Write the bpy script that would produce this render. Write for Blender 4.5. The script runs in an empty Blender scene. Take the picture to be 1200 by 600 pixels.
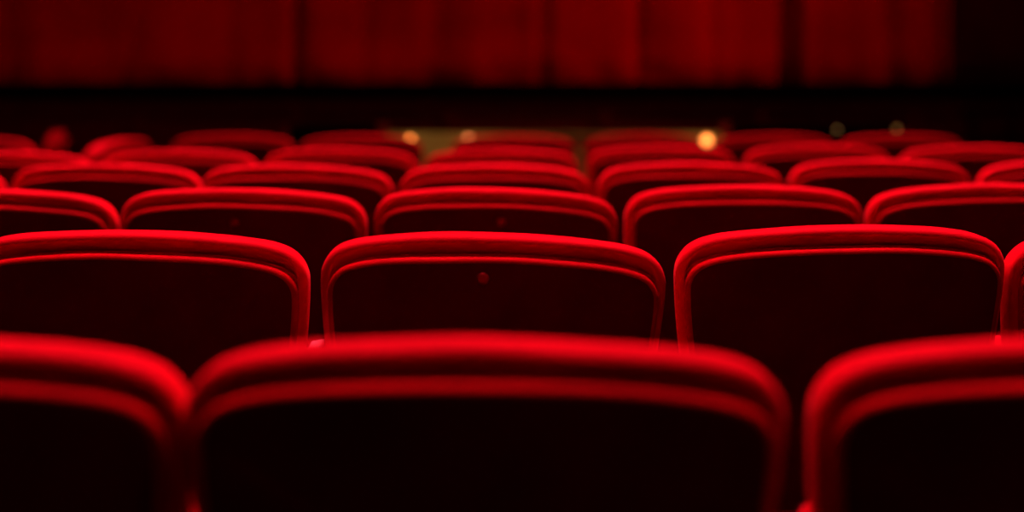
import bpy, bmesh, math, random
from mathutils import Vector, Matrix, noise
PI = math.pi
scene = bpy.context.scene
col = scene.collection

# ------------------------------------------------------------------ camera model
F = 1727.0                       # focal length in pixels of a 1200 px wide frame
CAM_H = 1.234
HORIZON = 95.0
PITCH = math.atan((300 - HORIZON) / F)
def ray(px, py):
    x, u = (px - 600) / F, (300 - py) / F
    c, s = math.cos(PITCH), math.sin(PITCH)
    return Vector((x, c + u * s, u * c - s))
def at_y(px, py, Y):
    r = ray(px, py); k = Y / r.y
    return Vector((r.x * k, Y, CAM_H + r.z * k))

# ------------------------------------------------------------------ materials
def nodes(name):
    m = bpy.data.materials.new(name); m.use_nodes = True
    nt = m.node_tree
    return m, nt, nt.nodes['Principled BSDF']
def velvet(name, c0, c1, rough=.75, sheen=.5, scale=9, bump=.25, fine=420, spec=.2, stint=(1, .25, .2, 1)):
    m, nt, b = nodes(name)
    tc = nt.nodes.new('ShaderNodeTexCoord')
    n = nt.nodes.new('ShaderNodeTexNoise'); n.inputs['Scale'].default_value = scale; n.inputs['Detail'].default_value = 4
    r = nt.nodes.new('ShaderNodeValToRGB')
    r.color_ramp.elements[0].position = .3; r.color_ramp.elements[0].color = (*c0, 1)
    r.color_ramp.elements[1].position = .7; r.color_ramp.elements[1].color = (*c1, 1)
    nt.links.new(tc.outputs['Object'], n.inputs['Vector'])
    nt.links.new(n.outputs['Fac'], r.inputs['Fac'])
    nt.links.new(r.outputs['Color'], b.inputs['Base Color'])
    f = nt.nodes.new('ShaderNodeTexNoise'); f.inputs['Scale'].default_value = fine; f.inputs['Detail'].default_value = 2
    nt.links.new(tc.outputs['Object'], f.inputs['Vector'])
    bp = nt.nodes.new('ShaderNodeBump'); bp.inputs['Strength'].default_value = bump; bp.inputs['Distance'].default_value = .001
    nt.links.new(f.outputs['Fac'], bp.inputs['Height'])
    nt.links.new(bp.outputs['Normal'], b.inputs['Normal'])
    b.inputs['Roughness'].default_value = rough
    b.inputs['Specular IOR Level'].default_value = spec
    b.inputs['Sheen Weight'].default_value = sheen
    b.inputs['Sheen Roughness'].default_value = .35
    b.inputs['Sheen Tint'].default_value = stint
    return m
def plain(name, c, rough=.6, metal=0, spec=.3, scale=14, var=.25):
    m, nt, b = nodes(name)
    tc = nt.nodes.new('ShaderNodeTexCoord')
    n = nt.nodes.new('ShaderNodeTexNoise'); n.inputs['Scale'].default_value = scale; n.inputs['Detail'].default_value = 5
    r = nt.nodes.new('ShaderNodeValToRGB')
    r.color_ramp.elements[0].color = (*[v * (1 - var) for v in c], 1)
    r.color_ramp.elements[1].color = (*[min(1, v * (1 + var)) for v in c], 1)
    nt.links.new(tc.outputs['Object'], n.inputs['Vector'])
    nt.links.new(n.outputs['Fac'], r.inputs['Fac'])
    nt.links.new(r.outputs['Color'], b.inputs['Base Color'])
    b.inputs['Roughness'].default_value = rough
    b.inputs['Metallic'].default_value = metal
    b.inputs['Specular IOR Level'].default_value = spec
    return m
def emis(name, c, s):
    m, nt, b = nodes(name)
    b.inputs['Base Color'].default_value = (*c, 1)
    b.inputs['Emission Color'].default_value = (*c, 1)
    b.inputs['Emission Strength'].default_value = s
    return m
M = dict(
    velvet=velvet('red_velvet', (.66, .0, .022), (.82, .0, .030), sheen=.3),
    back=velvet('red_velvet_shaded', (.085, .0, .0015), (.12, .0, .002), rough=.8, sheen=.08, bump=.15),  # seat velvet with the shade of the rear panel put into a darker red
    rim=velvet('red_velvet_dimmed', (.28, .0, .004), (.50, .0, .006), rough=.7, sheen=.06, spec=.1, scale=5, bump=.15),  # seat velvet, darkened in colour for the weaker light on the ledge
    piping=velvet('red_piping', (.55, .0, .012), (.65, .0, .015), rough=.5, sheen=.3, spec=.4),
    curtain=velvet('curtain_velvet', (.50, .0, .002), (.70, .0, .004), sheen=.1, scale=1.6, fine=120, spec=.05),
    wing=velvet('wing_velvet', (.4, .0, .02), (.5, .0, .03), sheen=.1, scale=1.6, fine=120, spec=.05),
    metal=plain('black_steel', (.02, .018, .018), .4, 1),
    plastic=plain('dark_shell', (.03, .006, .006), .45),
    wood=plain('dark_arm_wood', (.10, .03, .015), .35, 0, .4),
    badge=plain('worn_badge', (.34, .05, .04), .45, .6),
    tag=plain('pale_bracket', (.95, .85, .7), .5, .2),
    black=plain('stage_black', (.24, .012, .012), .8, 0, .1),
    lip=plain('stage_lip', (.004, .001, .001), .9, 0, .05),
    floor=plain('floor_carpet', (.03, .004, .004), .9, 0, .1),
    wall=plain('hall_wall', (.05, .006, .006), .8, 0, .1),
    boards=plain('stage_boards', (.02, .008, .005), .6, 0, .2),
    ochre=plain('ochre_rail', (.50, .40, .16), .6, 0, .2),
    brass=plain('brass', (.6, .38, .14), .35, 1),
    rail=plain('oxblood_paint', (.035, .003, .005), .6),
)

# ------------------------------------------------------------------ mesh helpers
def link(name, bm, mat, parent=None, smooth=True, mod=None):
    bmesh.ops.recalc_face_normals(bm, faces=bm.faces[:])
    me = bpy.data.meshes.new(name); bm.to_mesh(me); bm.free()
    me.materials.append(mat)
    if smooth:
        me.polygons.foreach_set('use_smooth', [True] * len(me.polygons))
    o = bpy.data.objects.new(name, me); col.objects.link(o)
    if parent: o.parent = parent
    return o
def tag(o, label=None, cat=None, group=None, kind=None):
    if label: o['label'] = label
    if cat: o['category'] = cat
    if group: o['group'] = group
    if kind: o['kind'] = kind
    return o
def empty(name, loc, rz=0):
    o = bpy.data.objects.new(name, None); col.objects.link(o)
    o.location = loc; o.rotation_euler = (0, 0, rz); o.empty_display_size = .1
    return o
def box(bm, x0, x1, y0, y1, z0, z1, bev=0):
    b2 = bmesh.new()
    bmesh.ops.create_cube(b2, size=1)
    for v in b2.verts:
        v.co = Vector(((x0 + x1) / 2 + v.co.x * (x1 - x0), (y0 + y1) / 2 + v.co.y * (y1 - y0), (z0 + z1) / 2 + v.co.z * (z1 - z0)))
    if bev:
        bmesh.ops.bevel(b2, geom=b2.edges[:], offset=bev, segments=3, affect='EDGES', profile=.5)
    me = bpy.data.meshes.new('tmp'); b2.to_mesh(me); b2.free()
    bm.from_mesh(me); bpy.data.meshes.remove(me)
def tube(bm, pts, r, n=10, closed=False):
    rings = []
    N = len(pts)
    for i, p in enumerate(pts):
        a = pts[(i - 1) % N] if (closed or i > 0) else p
        b = pts[(i + 1) % N] if (closed or i < N - 1) else p
        t = (b - a).normalized()
        up = Vector((0, 1, 0)) if abs(t.y) < .9 else Vector((0, 0, 1))
        s = t.cross(up).normalized(); u = s.cross(t).normalized()
        rings.append([bm.verts.new(p + s * math.cos(2 * PI * k / n) * r + u * math.sin(2 * PI * k / n) * r) for k in range(n)])
    for i in range(N if closed else N - 1):
        A, B = rings[i], rings[(i + 1) % N]
        for k in range(n):
            bm.faces.new((A[k], A[(k + 1) % n], B[(k + 1) % n], B[k]))
    if not closed:
        bm.faces.new(rings[0]); bm.faces.new(rings[-1])

# ------------------------------------------------------------------ seat back shapes
TOP = 1.0
HW = .269                         # half the width of a seat back
HALF = [(0, 0), (.05, -.0006), (.10, -.0028), (.15, -.0065), (.19, -.0115), (.215, -.0165), (.235, -.0235),
        (.249, -.0325), (.259, -.044), (.2655, -.057), (.269, -.074), (.2685, -.11), (.265, -.16), (.259, -.22), (.251, -.30),
        (.243, -.38), (.236, -.44), (.226, -.475), (.205, -.495), (.17, -.503), (.10, -.505), (0, -.505)]
def catmull(P, sub=5):
    out = []
    for i in range(len(P) - 1):
        p0 = Vector(P[max(i - 1, 0)]); p1 = Vector(P[i]); p2 = Vector(P[i + 1]); p3 = Vector(P[min(i + 2, len(P) - 1)])
        if i == 0: p0 = Vector((-P[1][0], P[1][1]))
        if i == len(P) - 2: p3 = Vector((-P[-2][0], P[-2][1]))
        for k in range(sub):
            t = k / sub
            out.append(.5 * ((2 * p1) + (-p0 + p2) * t + (2 * p0 - 5 * p1 + 4 * p2 - p3) * t * t + (-p0 + 3 * p1 - 3 * p2 + p3) * t ** 3))
    out.append(Vector(P[-1]))
    return out
R_ = catmull(HALF, 3)
OUT = R_ + [Vector((-p.x, p.y)) for p in reversed(R_[1:-1])]     # closed outline, clockwise from top centre
def normals(P):
    n = len(P); o = []
    for i in range(n):
        t = (P[(i + 1) % n] - P[i - 1]).normalized()
        o.append(Vector((t.y, -t.x)))     # placeholder, fixed below
    # make them point inward
    c = Vector((0, -.25))
    return [(v if (c - P[i]).dot(v) > 0 else -v) for i, v in enumerate(o)]
def inset(P, d):
    N = normals(P)
    return [p + v * d for p, v in zip(P, N)]
REC = math.tan(math.radians(9))
CURVE = .22
def back_pt(p, y, wob=None):
    z = p.y
    return Vector((p.x, y + CURVE * p.x * p.x - z * REC, TOP + z))
def slab(P, profile, crown0=.0, crown1=.0):
    """P outline; profile list of (inset, y). Ends capped by scaled rings with a crown."""
    bm = bmesh.new()
    rings = []
    def ring(Q, y): rings.append([bm.verts.new(back_pt(q, y)) for q in Q])
    c = Vector((0, -.25))
    def caps(d, y, crown, rev):
        Q = inset(P, d)
        L = [(s, y + crown * (1 - s * s)) for s in (.93, .82, .62, .38, .15)]
        if rev: L = L[::-1]
        return [([c + (q - c) * s for q in Q], yy) for s, yy in L]
    for Q, y in caps(profile[0][0], profile[0][1], crown0, True): ring(Q, y)
    for d, y in profile: ring(inset(P, d), y)
    for Q, y in caps(profile[-1][0], profile[-1][1], crown1, False): ring(Q, y)
    for A, B in zip(rings, rings[1:]):
        n = len(A)
        for k in range(n):
            bm.faces.new((A[k], A[(k + 1) % n], B[(k + 1) % n], B[k]))
    bm.faces.new(rings[0]); bm.faces.new(rings[-1])
    return bm
def round_profile(y0, y1, r0, r1, n=8):
    """from the rear face (y0) round the edge to the front face (y1)"""
    L = [(r0 * (1 - math.sin(a)), y0 + r0 * (1 - math.cos(a))) for a in [PI / 2 * k / n for k in range(n + 1)]]
    L += [(r1 * (1 - math.cos(a)), y1 - r1 * (1 - math.sin(a))) for a in [PI / 2 * k / n for k in range(n + 1)]]
    return L
CUSH = .078
def cushion_bm(seed):
    rr = .0135
    prof = [(.036, .022), (.029, .0200), (.0215, .014), (.0165, .0060)]
    prof += [(rr * (1 - math.sin(a)), rr * (1 - math.cos(a)) - .001) for a in [PI / 2 * k / 8 for k in range(9)]]
    prof += [(.034 * (1 - math.cos(a)), CUSH - .034 * (1 - math.sin(a))) for a in [PI / 2 * k / 8 for k in range(9)]]
    bm = slab(OUT, prof, 0, .022)
    for v in bm.verts:                              # soft upholstery unevenness
        q = Vector((v.co.x * 9 + seed * 7.3, v.co.z * 9, v.co.y * 6))
        k = noise.noise(q)
        v.co.z += .0018 * k * (1 if v.co.z > TOP - .1 else .3)
        v.co.y += .0010 * noise.noise(q + Vector((5, 3, 1)))
    return bm
def shell_outline(seed, drop=.033, side=.013):
    P = []
    for p in inset(OUT, side):
        q = p.copy()
        if q.y > -.25:
            w = max(0, min(1, (q.y + .25) / .2)); w = w * w * (3 - 2 * w)
            q.y -= (drop - side) * w
            q.y += .0022 * w * noise.noise(Vector((q.x * 7 + seed * 3.1, seed * 1.7, .5)))
        P.append(q)
    return P
def shell_bm(seed):
    bm = slab(shell_outline(seed), round_profile(-.023, .030, .0085, .006, 5), .004, 0)
    for f in bm.faces: f.material_index = 0
    for v in bm.verts:
        if v.co.z > TOP - .12:
            v.co.y -= .006 * noise.noise(Vector((v.co.x * 6 + seed * 5.7, 2.2 * seed, 0)))
    return bm
def piping_bm(seed):
    P = shell_outline(seed, .0335, .006)
    n = len(P)
    idx = [i for i in range(n) if P[i].y > -.12]
    # order from the left side over the top to the right
    left = [i for i in idx if P[i].x < 0]; right = [i for i in idx if P[i].x >= 0]
    seq = sorted(left) + sorted(right)
    bm = bmesh.new()
    tube(bm, [back_pt(P[i], .006) for i in seq], .0034, 8)
    return bm
def seat_pan_bm():
    bm = bmesh.new()
    b2 = bmesh.new(); bmesh.ops.create_grid(b2, x_segments=1, y_segments=1, size=.5); b2.free()
    box(bm, -.23, .23, 0, .085, 0, .345, .035)
    for v in bm.verts:                              # crown of the cushion (it faces the backrest when tipped up)
        pass
    return bm
VAR = []
def build_variant(seed):
    """a theatre seat with parts, parented to an empty on the floor"""
    root = empty('theatre_seat', (0, 0, 0))
    pivot = Vector((0, 0, 0))
    link('backrest', cushion_bm(seed), M['velvet'], root)
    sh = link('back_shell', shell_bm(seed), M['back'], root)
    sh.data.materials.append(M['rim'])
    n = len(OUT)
    for f in sh.data.polygons:                     # lighter red on the rounded rim; the flat panel's shade is in its colour
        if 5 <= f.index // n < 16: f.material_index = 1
    link('piping', piping_bm(seed), M['piping'], root)
    # tipped-up seat and its hard under-shell
    s = link('seat', seat_pan_bm(), M['velvet'], root)
    s.location = (0, .215, .435); s.rotation_euler = (math.radians(-9), 0, 0)
    bm = bmesh.new(); box(bm, -.222, .222, .078, .100, .015, .33, .010)
    link('seat_shell', bm, M['plastic'], s)
    # armrest and floor standard on the left side
    arm_parts(root, -1)
    return root
def arm_parts(root, side):
    x = side * .2755
    bm = bmesh.new(); box(bm, x - .021, x + .021, .155, .45, .625, .655, .012)
    link('armrest', bm, M['wood'], root)
    bm = bmesh.new(); box(bm, x - .009, x + .009, .19, .33, .03, .63, .004)
    box(bm, x - .010, x + .010, .19, .25, .42, .60, .003)
    link('leg', bm, M['metal'], root)
    bm = bmesh.new(); box(bm, x - .026, x + .026, .10, .42, .0, .032, .008)
    link('foot', bm, M['metal'], root)
    # hinge bar between standard and backrest
    bm = bmesh.new()
    tube(bm, [Vector((x, .24, .47)), Vector((x - side * .05, .20, .50))], .012, 10)
    link('hinge', bm, M['metal'], root)
protos = [build_variant(s) for s in (1, 2, 3, 4, 5)]
used = set()
def copy_tree(o, parent=None):
    c = o.copy(); col.objects.link(c); c.parent = parent
    for ch in o.children: copy_tree(ch, c)
    return c

def seat_place(xl, xr, ty, wdy=.5):
    """world spot of the top centre of a seat back from where its edges and top are seen"""
    pc = (xl + xr) / 2
    r = ray(pc, ty)
    k = (TOP - CAM_H) / r.z
    dy = r.y * k - .035                           # the crest lies a little in front of the rear face
    w = 2 * HW * F / (xr - xl)                      # distance along the lens axis
    dw = (w - (CAM_H - TOP + .08) * math.sin(PITCH)) / math.cos(PITCH) - .027
    Y = dy * wdy + dw * (1 - wdy)
    zc = Y * math.cos(PITCH) + (CAM_H - TOP + .05) * math.sin(PITCH)
    return (pc - 600) / F * zc, Y

GROUP = 'rows of red velvet theatre seats'
BACKS = ('backrest', 'back_shell', 'piping', 'round_badge', 'bracket')
def place(variant, xl, xr, ty, label, yaw=0, roll=0, wdy=.5, last=False, badge=None, bracket=False, xy=None, wide=1):
    p = protos[variant]
    o = copy_tree(p)
    x, y = xy or seat_place(xl, xr, ty, wdy)
    o.location = (x, y, 0); o.rotation_euler = (0, 0, math.radians(yaw))
    o.scale.x = wide
    tag(o, label, 'seat', GROUP)
    if last: arm_parts(o, 1)
    if badge:
        bx, bz, br = badge
        bm = bmesh.new()
        n = 24; prof = [(0, -.004), (.6, -.0038), (.85, -.003), (1, 0)]
        P = back_pt(Vector((bx, bz)), -.0215)
        rings = [[bm.verts.new(P + Vector((math.cos(2 * PI * k / n) * br * a, d, math.sin(2 * PI * k / n) * br * a))) for k in range(n)] for a, d in prof[1:]]
        cvt = bm.verts.new(P + Vector((0, prof[0][1], 0)))
        for k in range(n): bm.faces.new((cvt, rings[0][k], rings[0][(k + 1) % n]))
        for A, B in zip(rings, rings[1:]):
            for k in range(n): bm.faces.new((A[k], A[(k + 1) % n], B[(k + 1) % n], B[k]))
        link('round_badge', bm, M['badge'], o)
    if bracket:
        bm = bmesh.new()
        box(bm, -.2825, -.2625, -.014, .045, .814, .823, .0015)
        for v in bm.verts: v.co.z += (v.co.x + .2725) * .2
        link('bracket', bm, M['tag'], o)
    if roll:                                          # a back that sits slightly askew on its hinges
        c = Vector((0, 0, TOP - .02)); Rm = Matrix.Translation(c) @ Matrix.Rotation(math.radians(roll), 4, 'Y') @ Matrix.Translation(-c)
        for ch in o.children:
            if ch.name.split('.')[0] in BACKS: ch.matrix_local = Rm
    return o

# nearest row
S = 'red velvet theatre seat, '
place(0, -497, 198, 391, S + 'cut off at left in the nearest row', roll=.4, wide=1.015)
place(1, 222, 917, 395, S + 'the wide complete one in the nearest row', roll=.7, wide=1.032)
place(2, 963, 1664, 385, S + 'cut off at right in the nearest row', roll=-.6, last=True)
# second row, in focus
place(3, -47, 357, 268, S + 'left of the row in focus, second from the front', roll=1.2, yaw=1)
place(4, 374, 787, 270, S + 'sharp in the middle of the second row, badge at top', roll=1.8, yaw=1.5, badge=(-.018, -.066, .010), bracket=True)
place(0, 795, 1184, 262.5, S + 'second row, third from left, standing slightly higher', roll=-1.0, yaw=-1)
place(1, 1195, 1580, 264.5, S + 'a sliver at the right edge of the second row', roll=-1, last=True)
# third row
place(2, -160, 129, 221.5, S + 'third row, cut off by the left edge', roll=1.2, yaw=2)
place(3, 140, 427, 220.5, S + 'third row, second from left, faint round badge', roll=1.3, yaw=2, badge=(-.014, -.072, .010))
place(4, 439, 726, 220, S + 'third row, middle, with round badge', roll=1.6, yaw=1, badge=(.010, -.070, .011))
place(0, 735, 1015, 216, S + 'third row, fourth from left', roll=.3)
place(1, 1023, 1296, 215.5, S + 'third row, cut off by the right edge', roll=-1.2, yaw=-2, last=True)
# fourth row
place(2, -230, -3, 194.5, S + 'fourth row, only its corner showing at the left edge')
place(3, 12, 230, 193.5, S + 'fourth row, leftmost complete one', roll=.8)
place(4, 235, 458, 193, S + 'fourth row, second complete one from left', roll=1.3)
place(0, 468, 692, 192, S + 'fourth row, directly behind the middle badge seat', roll=.6)
place(1, 700, 923, 188.5, S + 'fourth row, second complete one from right', roll=.4)
place(2, 932, 1139, 188.5, S + 'fourth row, rightmost complete one', roll=1)
place(3, 1155, 1362, 188.5, S + 'fourth row, cut off by the right edge', roll=-1, last=True)
# fifth row
place(4, -86, 105, 177, S + 'fifth row, cut off by the left edge', roll=.5)
place(0, 116, 300, 175.5, S + 'fifth row, leftmost complete one', roll=.5)
place(1, 308, 487, 174, S + 'fifth row, second complete one from left', roll=.5)
place(2, 495, 680, 173, S + 'fifth row, third complete one from left', roll=.3)
place(3, 687, 866, 168.5, S + 'fifth row, below the brightest globe lamp')
place(4, 873, 1048, 168, S + 'fifth row, rightmost complete one')
place(0, 1059, 1231, 171.5, S + 'fifth row, cut off by the right edge', last=True)
# farthest row
place(1, -115, 35, 161, S + 'farthest row, cut off by the left edge', last=True)
place(3, 200, 342, 157.5, S + 'farthest row, right of the two turned seats')
place(4, 352, 492, 160.5, S + 'farthest row, left of the small globe lamp', last=True)
place(0, 527, 676, 157, S + 'farthest row, between the two lit gaps', yaw=0)
place(1, 684, 829, 155, S + 'farthest row, left of the brightest globe lamp')
place(2, 837, 980, 157, S + 'farthest row, right of the brightest globe lamp')
place(3, 987, 1131, 157, S + 'farthest row, rightmost one', last=True)
# two seats turned sideways at the left of the farthest row
p = at_y(134, 160, 6.05)
place(1, 0, 0, 0, S + 'turned partly sideways in the farthest row', yaw=82, xy=(p.x + .07, 6.05))
p = at_y(68, 160, 7.15)
place(2, 0, 0, 0, S + 'turned edge-on in the farthest row at left', yaw=107, xy=(p.x + .04, 7.15))
for p in protos:                                  # the originals were only patterns for the copies
    for ch in list(p.children_recursive): bpy.data.objects.remove(ch)
    bpy.data.objects.remove(p)

# ------------------------------------------------------------------ hall shell
def struct(name, bm, mat, smooth=False): return tag(link(name, bm, mat, None, smooth), kind='structure')
XL, XR, YB, YF, ZC = -6.2, 6.2, -2.2, 12.6, 6.4
bm = bmesh.new(); box(bm, XL, XR, YB, YF, -.1, 0); struct('floor', bm, M['floor'])
bm = bmesh.new(); box(bm, XL, XR, YB, YF, ZC, ZC + .1); struct('ceiling', bm, M['wall'])
bm = bmesh.new(); box(bm, XL - .1, XL, YB, YF, 0, ZC); struct('wall_left', bm, M['wall'])
bm = bmesh.new(); box(bm, XR, XR + .1, YB, YF, 0, ZC); struct('wall_right', bm, M['wall'])
bm = bmesh.new(); box(bm, XL, XR, YF, YF + .1, 0, ZC); struct('wall_front', bm, M['black'])
bm = bmesh.new(); box(bm, XL, XR, YB - .1, YB, 0, ZC); struct('wall_back', bm, M['wall'])

# stage: a panelled front under a projecting lip, boards on top
STZ = 1.222; STY = 9.0
stage = empty('stage', (0, STY, 0)); tag(stage, 'low black-fronted stage running across the hall behind the seats', 'stage')
bm = bmesh.new(); box(bm, XL + .02, XR - .02, .06, YF - STY - .02, 0, STZ - .10)
for i in range(13):
    x = XL + .1 + i * .95
    box(bm, x, x + .05, .035, .06, .02, STZ - .10)
box(bm, XL + .02, XR - .02, .03, .06, .80, .83)
link('stage_front', bm, M['black'], stage, False)
bm = bmesh.new(); box(bm, XL + .02, XR - .02, 0, .16, STZ - .10, STZ - .001, .008); link('stage_lip', bm, M['lip'], stage, False)
bm = bmesh.new()
for i in range(15):
    y = .17 + i * .226
    box(bm, XL + .02, XR - .02, y, y + .221, STZ - .10, STZ - .001)
link('stage_floor', bm, M['boards'], stage, False)

# curtains: hanging folds, belly near the hem
CY = 10.6
def cx(px): return (px - 600) * (CY * math.cos(PITCH)) / F
FOLDS = [  # centre px at the hem, lean (m per m), width m, depth (+ = away from the hall)
    (348, .00, .045, .16), (921, .01, .05, .15), (748, .0, .04, .045), (152, .16, .06, .07), (632, .02, .05, .02),
    (652, .0, .07, -.03), (942, .0, .05, -.05), (48, .02, .05, -.05), (20, 0, .06, .08), (505, .03, .10, .03),
    (1040, -.04, .09, .08), (1095, 0, .08, .14), (560, .0, .10, -.03), (835, -.02, .07, .035), (270, .02, .09, .03), (425, .02, .08, .03)]
def curtain(name, px0, px1, off, mat, label, ext=None):
    x0, x1 = (cx(px0), cx(px1)) if not ext else ext
    NX, NZ = max(40, int((x1 - x0) / .018)), 60
    Z0, Z1 = STZ + .004, 5.6
    bm = bmesh.new(); fr = []
    def f(x, z):
        h = z - STZ
        y = 0
        for c, lean, w, d in FOLDS:
            xx = x - cx(c) - lean * h
            y += d * math.exp(-(xx / w) ** 2)
        y += .005 * math.sin(x * 21 + 1.3 * math.sin(x * 3.1) + .5 * z) + .010 * math.sin(x * 8.3 + .8)
        y += .06 * noise.noise(Vector((x * 2.0, z * 2.4, off * 9)))
        y += .035 * math.exp(-((h - .08) / .08) ** 2) * noise.noise(Vector((x * 4.5, 7.7, off)))
        belly = math.exp(-((h - .12) / .15) ** 2)
        y -= .058 * belly * (1 + .5 * noise.noise(Vector((x * 2.6, 3.3, off))))
        return y
    for j in range(NZ + 1):
        t = j / NZ; z = Z0 + (Z1 - Z0) * t ** 2.0
        row = []
        for i in range(NX + 1):
            x = x0 + (x1 - x0) * i / NX
            hem = 0
            if j == 0: hem = .012 * noise.noise(Vector((x * 5, 1, 2)))
            row.append((x, CY + off + f(x, z), max(STZ + .001, z + hem)))
        fr.append(row)
    A = [[bm.verts.new(p) for p in r] for r in fr]
    B = [[bm.verts.new((p[0], p[1] + .012, p[2])) for p in r] for r in fr]
    for j in range(NZ):
        for i in range(NX):
            bm.faces.new((A[j][i], A[j][i + 1], A[j + 1][i + 1], A[j + 1][i]))
            bm.faces.new((B[j][i], B[j + 1][i], B[j + 1][i + 1], B[j][i + 1]))
    for i in range(NX):
        bm.faces.new((A[0][i], B[0][i], B[0][i + 1], A[0][i + 1])); bm.faces.new((A[NZ][i], A[NZ][i + 1], B[NZ][i + 1], B[NZ][i]))
    for j in range(NZ):
        bm.faces.new((A[j][0], A[j + 1][0], B[j + 1][0], B[j][0])); bm.faces.new((A[j][NX], B[j][NX], B[j + 1][NX], A[j + 1][NX]))
    return tag(link(name, bm, mat), label, 'curtain', 'stage curtains')
curtain('stage_curtain', -80, 350, .0, M['curtain'], 'dim red velvet stage curtain hanging at the left, up to the first deep fold')
curtain('stage_curtain', 344, 923, .06, M['curtain'], 'red velvet stage curtain in the middle, widest and brightest')
curtain('stage_curtain', 917, 1112, .0, M['curtain'], 'red velvet stage curtain at the right, between deep fold and dark wing')
curtain('wing_curtain', 0, 0, .75, M['wing'], 'nearly black wing curtain at the far right of the stage', ext=(2.9, 6.15))
curtain('wing_curtain', 0, 0, .75, M['wing'], 'nearly black wing curtain beyond the left stage curtain', ext=(-6.15, -3.8))

# ------------------------------------------------------------------ pit rail with small globe lamps
RY = 7.7
rail = empty('orchestra_rail', (0, RY, 0)); tag(rail, 'ochre wooden rail seen through the gaps behind the farthest seats', 'railing')
def rx(px, py): return at_y(px, py, RY)
xa, xb = rx(448, 160).x, rx(850, 160).x
zt = rx(600, 155.5).z; zt2 = rx(600, 147).z
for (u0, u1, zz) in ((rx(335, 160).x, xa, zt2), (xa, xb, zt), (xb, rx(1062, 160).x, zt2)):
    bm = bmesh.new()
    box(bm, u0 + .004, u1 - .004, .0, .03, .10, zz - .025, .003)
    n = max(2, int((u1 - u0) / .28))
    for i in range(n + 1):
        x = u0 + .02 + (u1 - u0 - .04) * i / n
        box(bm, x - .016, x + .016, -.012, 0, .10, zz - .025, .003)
    mt = M['ochre'] if zz == zt else M['lip']  # end sections near-black: their dimness is put into the colour
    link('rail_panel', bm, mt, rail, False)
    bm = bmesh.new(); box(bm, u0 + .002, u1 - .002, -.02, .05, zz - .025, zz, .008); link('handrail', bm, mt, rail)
for px in (335, 448, 850, 1062):
    x = rx(px, 160).x
    bm = bmesh.new(); box(bm, x - .022, x + .022, -.028, .055, 0, (zt2) + .015, .006); link('post', bm, M['black'], rail)
def globe(px, py, r, strength, c, label, pw):
    P = rx(px, py); y = RY - .10
    P = at_y(px, py, y)
    root = empty('globe_lamp', (P.x, y, P.z)); tag(root, label, 'lamp', 'small globe lamps on the rail')
    bm = bmesh.new(); bmesh.ops.create_uvsphere(bm, u_segments=24, v_segments=14, radius=r)
    link('globe', bm, emis('lamp_glass', c, strength), root)
    bm = bmesh.new()
    tube(bm, [Vector((0, 0, -r * .8)), Vector((0, .0, -r - .02)), Vector((0, .02, -r - .035)), Vector((0, .10 - .012, -r - .035))], .006, 8)
    link('bracket_arm', bm, M['brass'], root)
    if pw:
        l = bpy.data.lights.new('lamp_light', 'POINT'); l.energy = pw; l.color = (1, .62, .22); l.shadow_soft_size = r
        q = bpy.data.objects.new('lamp_light', l); col.objects.link(q); q.location = (P.x, y - r - .01, P.z + .01)
    bm = bmesh.new(); tube(bm, [Vector((0, 0, -r * .72)), Vector((0, 0, -r - .008))], .011, 12); link('socket', bm, M['brass'], root)
globe(481, 163, .014, 1.5, (1, .32, .09), 'small dim orange globe lamp left of the lit gap', .2)
globe(549, 165, .024, 2.6, (1, .28, .09), 'orange globe lamp half hidden behind a farthest-row seat', .2)
globe(828, 164.5, .026, 2.3, (1, .31, .07), 'brightest orange globe lamp, above the fifth row', .3)
globe(981, 152, .010, .35, (1, .5, .15), 'very dim globe lamp in the gap at right', 0)
globe(1051, 151, .011, .4, (1, .42, .10), 'very dim globe lamp just above the rightmost farthest seat', 0)

# dark red side railing by the stage at far right
sr = empty('side_railing', (0, 8.5, 0)); tag(sr, 'barely visible dark red railing beside the stage at far right', 'railing')
a = at_y(1128, 130, 8.5); b = at_y(1290, 128, 8.5)
bm = bmesh.new(); box(bm, a.x, b.x, -.02, .03, a.z - .03, a.z + .02, .008); link('handrail', bm, M['rail'], sr)
for k in range(4):
    x = a.x + .06 + k * (b.x - a.x - .12) / 3
    bm = bmesh.new(); box(bm, x - .02, x + .02, -.015, .025, 0, a.z - .03, .005); link('post', bm, M['rail'], sr)
bm = bmesh.new(); box(bm, a.x + .04, b.x - .04, -.008, .018, .62, a.z - .16, .004); link('rail_panel', bm, M['rail'], sr)

# ------------------------------------------------------------------ light
RED = (1, .06, .13)
def spot(x, y, z, tx, ty, tz, W, size=70, c=RED, r=.12, blend=.6):
    l = bpy.data.lights.new('unseen_spot', 'SPOT'); l.energy = W; l.color = c; l.spot_size = math.radians(size); l.spot_blend = blend; l.shadow_soft_size = r
    o = bpy.data.objects.new('unseen_spot', l); col.objects.link(o); o.location = (x, y, z)
    o.rotation_euler = (Vector((tx, ty, tz)) - Vector((x, y, z))).to_track_quat('-Z', 'Y').to_euler()
    return o
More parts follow.
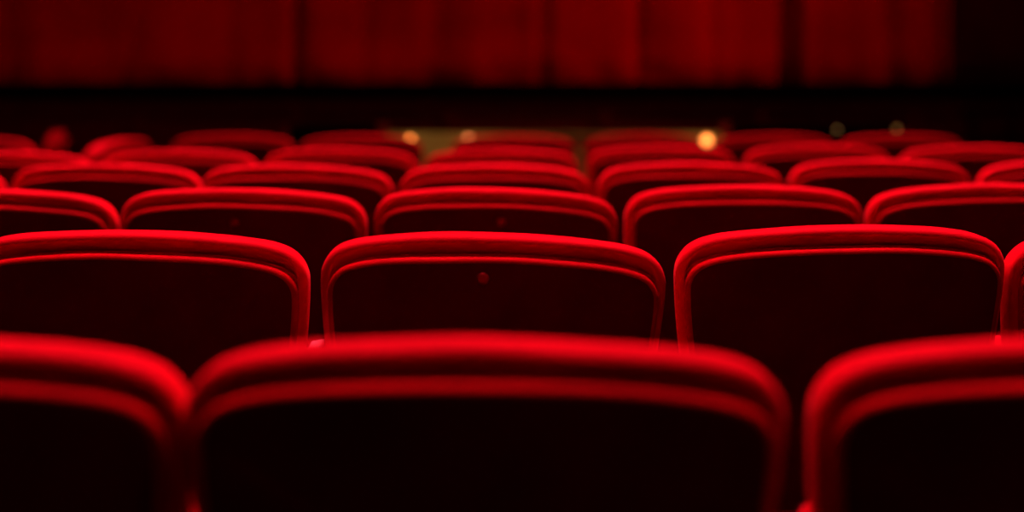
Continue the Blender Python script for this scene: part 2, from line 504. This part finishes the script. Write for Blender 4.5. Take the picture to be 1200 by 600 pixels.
# downlights in the ceiling above the seating
def area_light(y, W, tilt=10, spread=24, c=RED, z=6.2, x=.2, sx=7.0, sy=.16, rx=None):
    l = bpy.data.lights.new('overhead_light', 'AREA'); l.shape = 'RECTANGLE'; l.size = sx; l.size_y = sy; l.energy = W; l.color = c
    l.spread = math.radians(spread)
    o = bpy.data.objects.new('overhead_light', l); col.objects.link(o); o.location = (x, y, z)
    o.rotation_euler = (math.radians(-tilt), 0, 0)      # leans its beam back towards the audience
    return o
for y, W in ((2.25, 52), (3.2, 40), (4.15, 48), (5.1, 54), (6.05, 50), (7.1, 36)):
    area_light(y, W, spread=36 if y < 3 else 24)
spot(4.6, .5, 2.3, -.3, 1.36, .80, 70, 26, r=.06, blend=1)         # added low side spot, brightens seat edges in the nearest row
area_light(-1.2, 9, tilt=-25, spread=150, sx=3, sy=1.5, z=6)      # added dim fill behind the camera, lifts the nearest seat backs
spot(.3, 5.4, 6.2, .2, RY, .9, 150, 30, c=(1, .62, .25), r=.08, blend=1)   # added warm spot, brightens the rail beyond its lamps' reach
# spots on the curtain
for x0, x, W in ((-4.8, -2.2, 70), (3.9, -.3, 180), (4.8, 1.2, 150)):
    spot(x0, 7.6, 4.6, x, CY, 1.5, W, 50, c=(1, .03, .04), r=.10, blend=1)

w = bpy.data.worlds.new('World'); scene.world = w; w.use_nodes = True
w.node_tree.nodes['Background'].inputs['Color'].default_value = (.02, .002, .002, 1)
w.node_tree.nodes['Background'].inputs['Strength'].default_value = .1

# ------------------------------------------------------------------ camera
cd = bpy.data.cameras.new('camera'); cam = bpy.data.objects.new('camera', cd); col.objects.link(cam)
cd.sensor_width = 36; cd.lens = F / 1200 * 36; cd.clip_start = .05
cam.location = (0, 0, CAM_H); cam.rotation_euler = (PI / 2 - PITCH, 0, 0)
cd.dof.use_dof = True; cd.dof.focus_distance = 2.42; cd.dof.aperture_fstop = cd.lens / 1000 / .037
scene.camera = cam
scene.view_settings.view_transform = 'Standard'; scene.view_settings.look = 'None'
scene.view_settings.exposure = 0; scene.view_settings.gamma = 1
scene.view_settings.use_curve_mapping = False
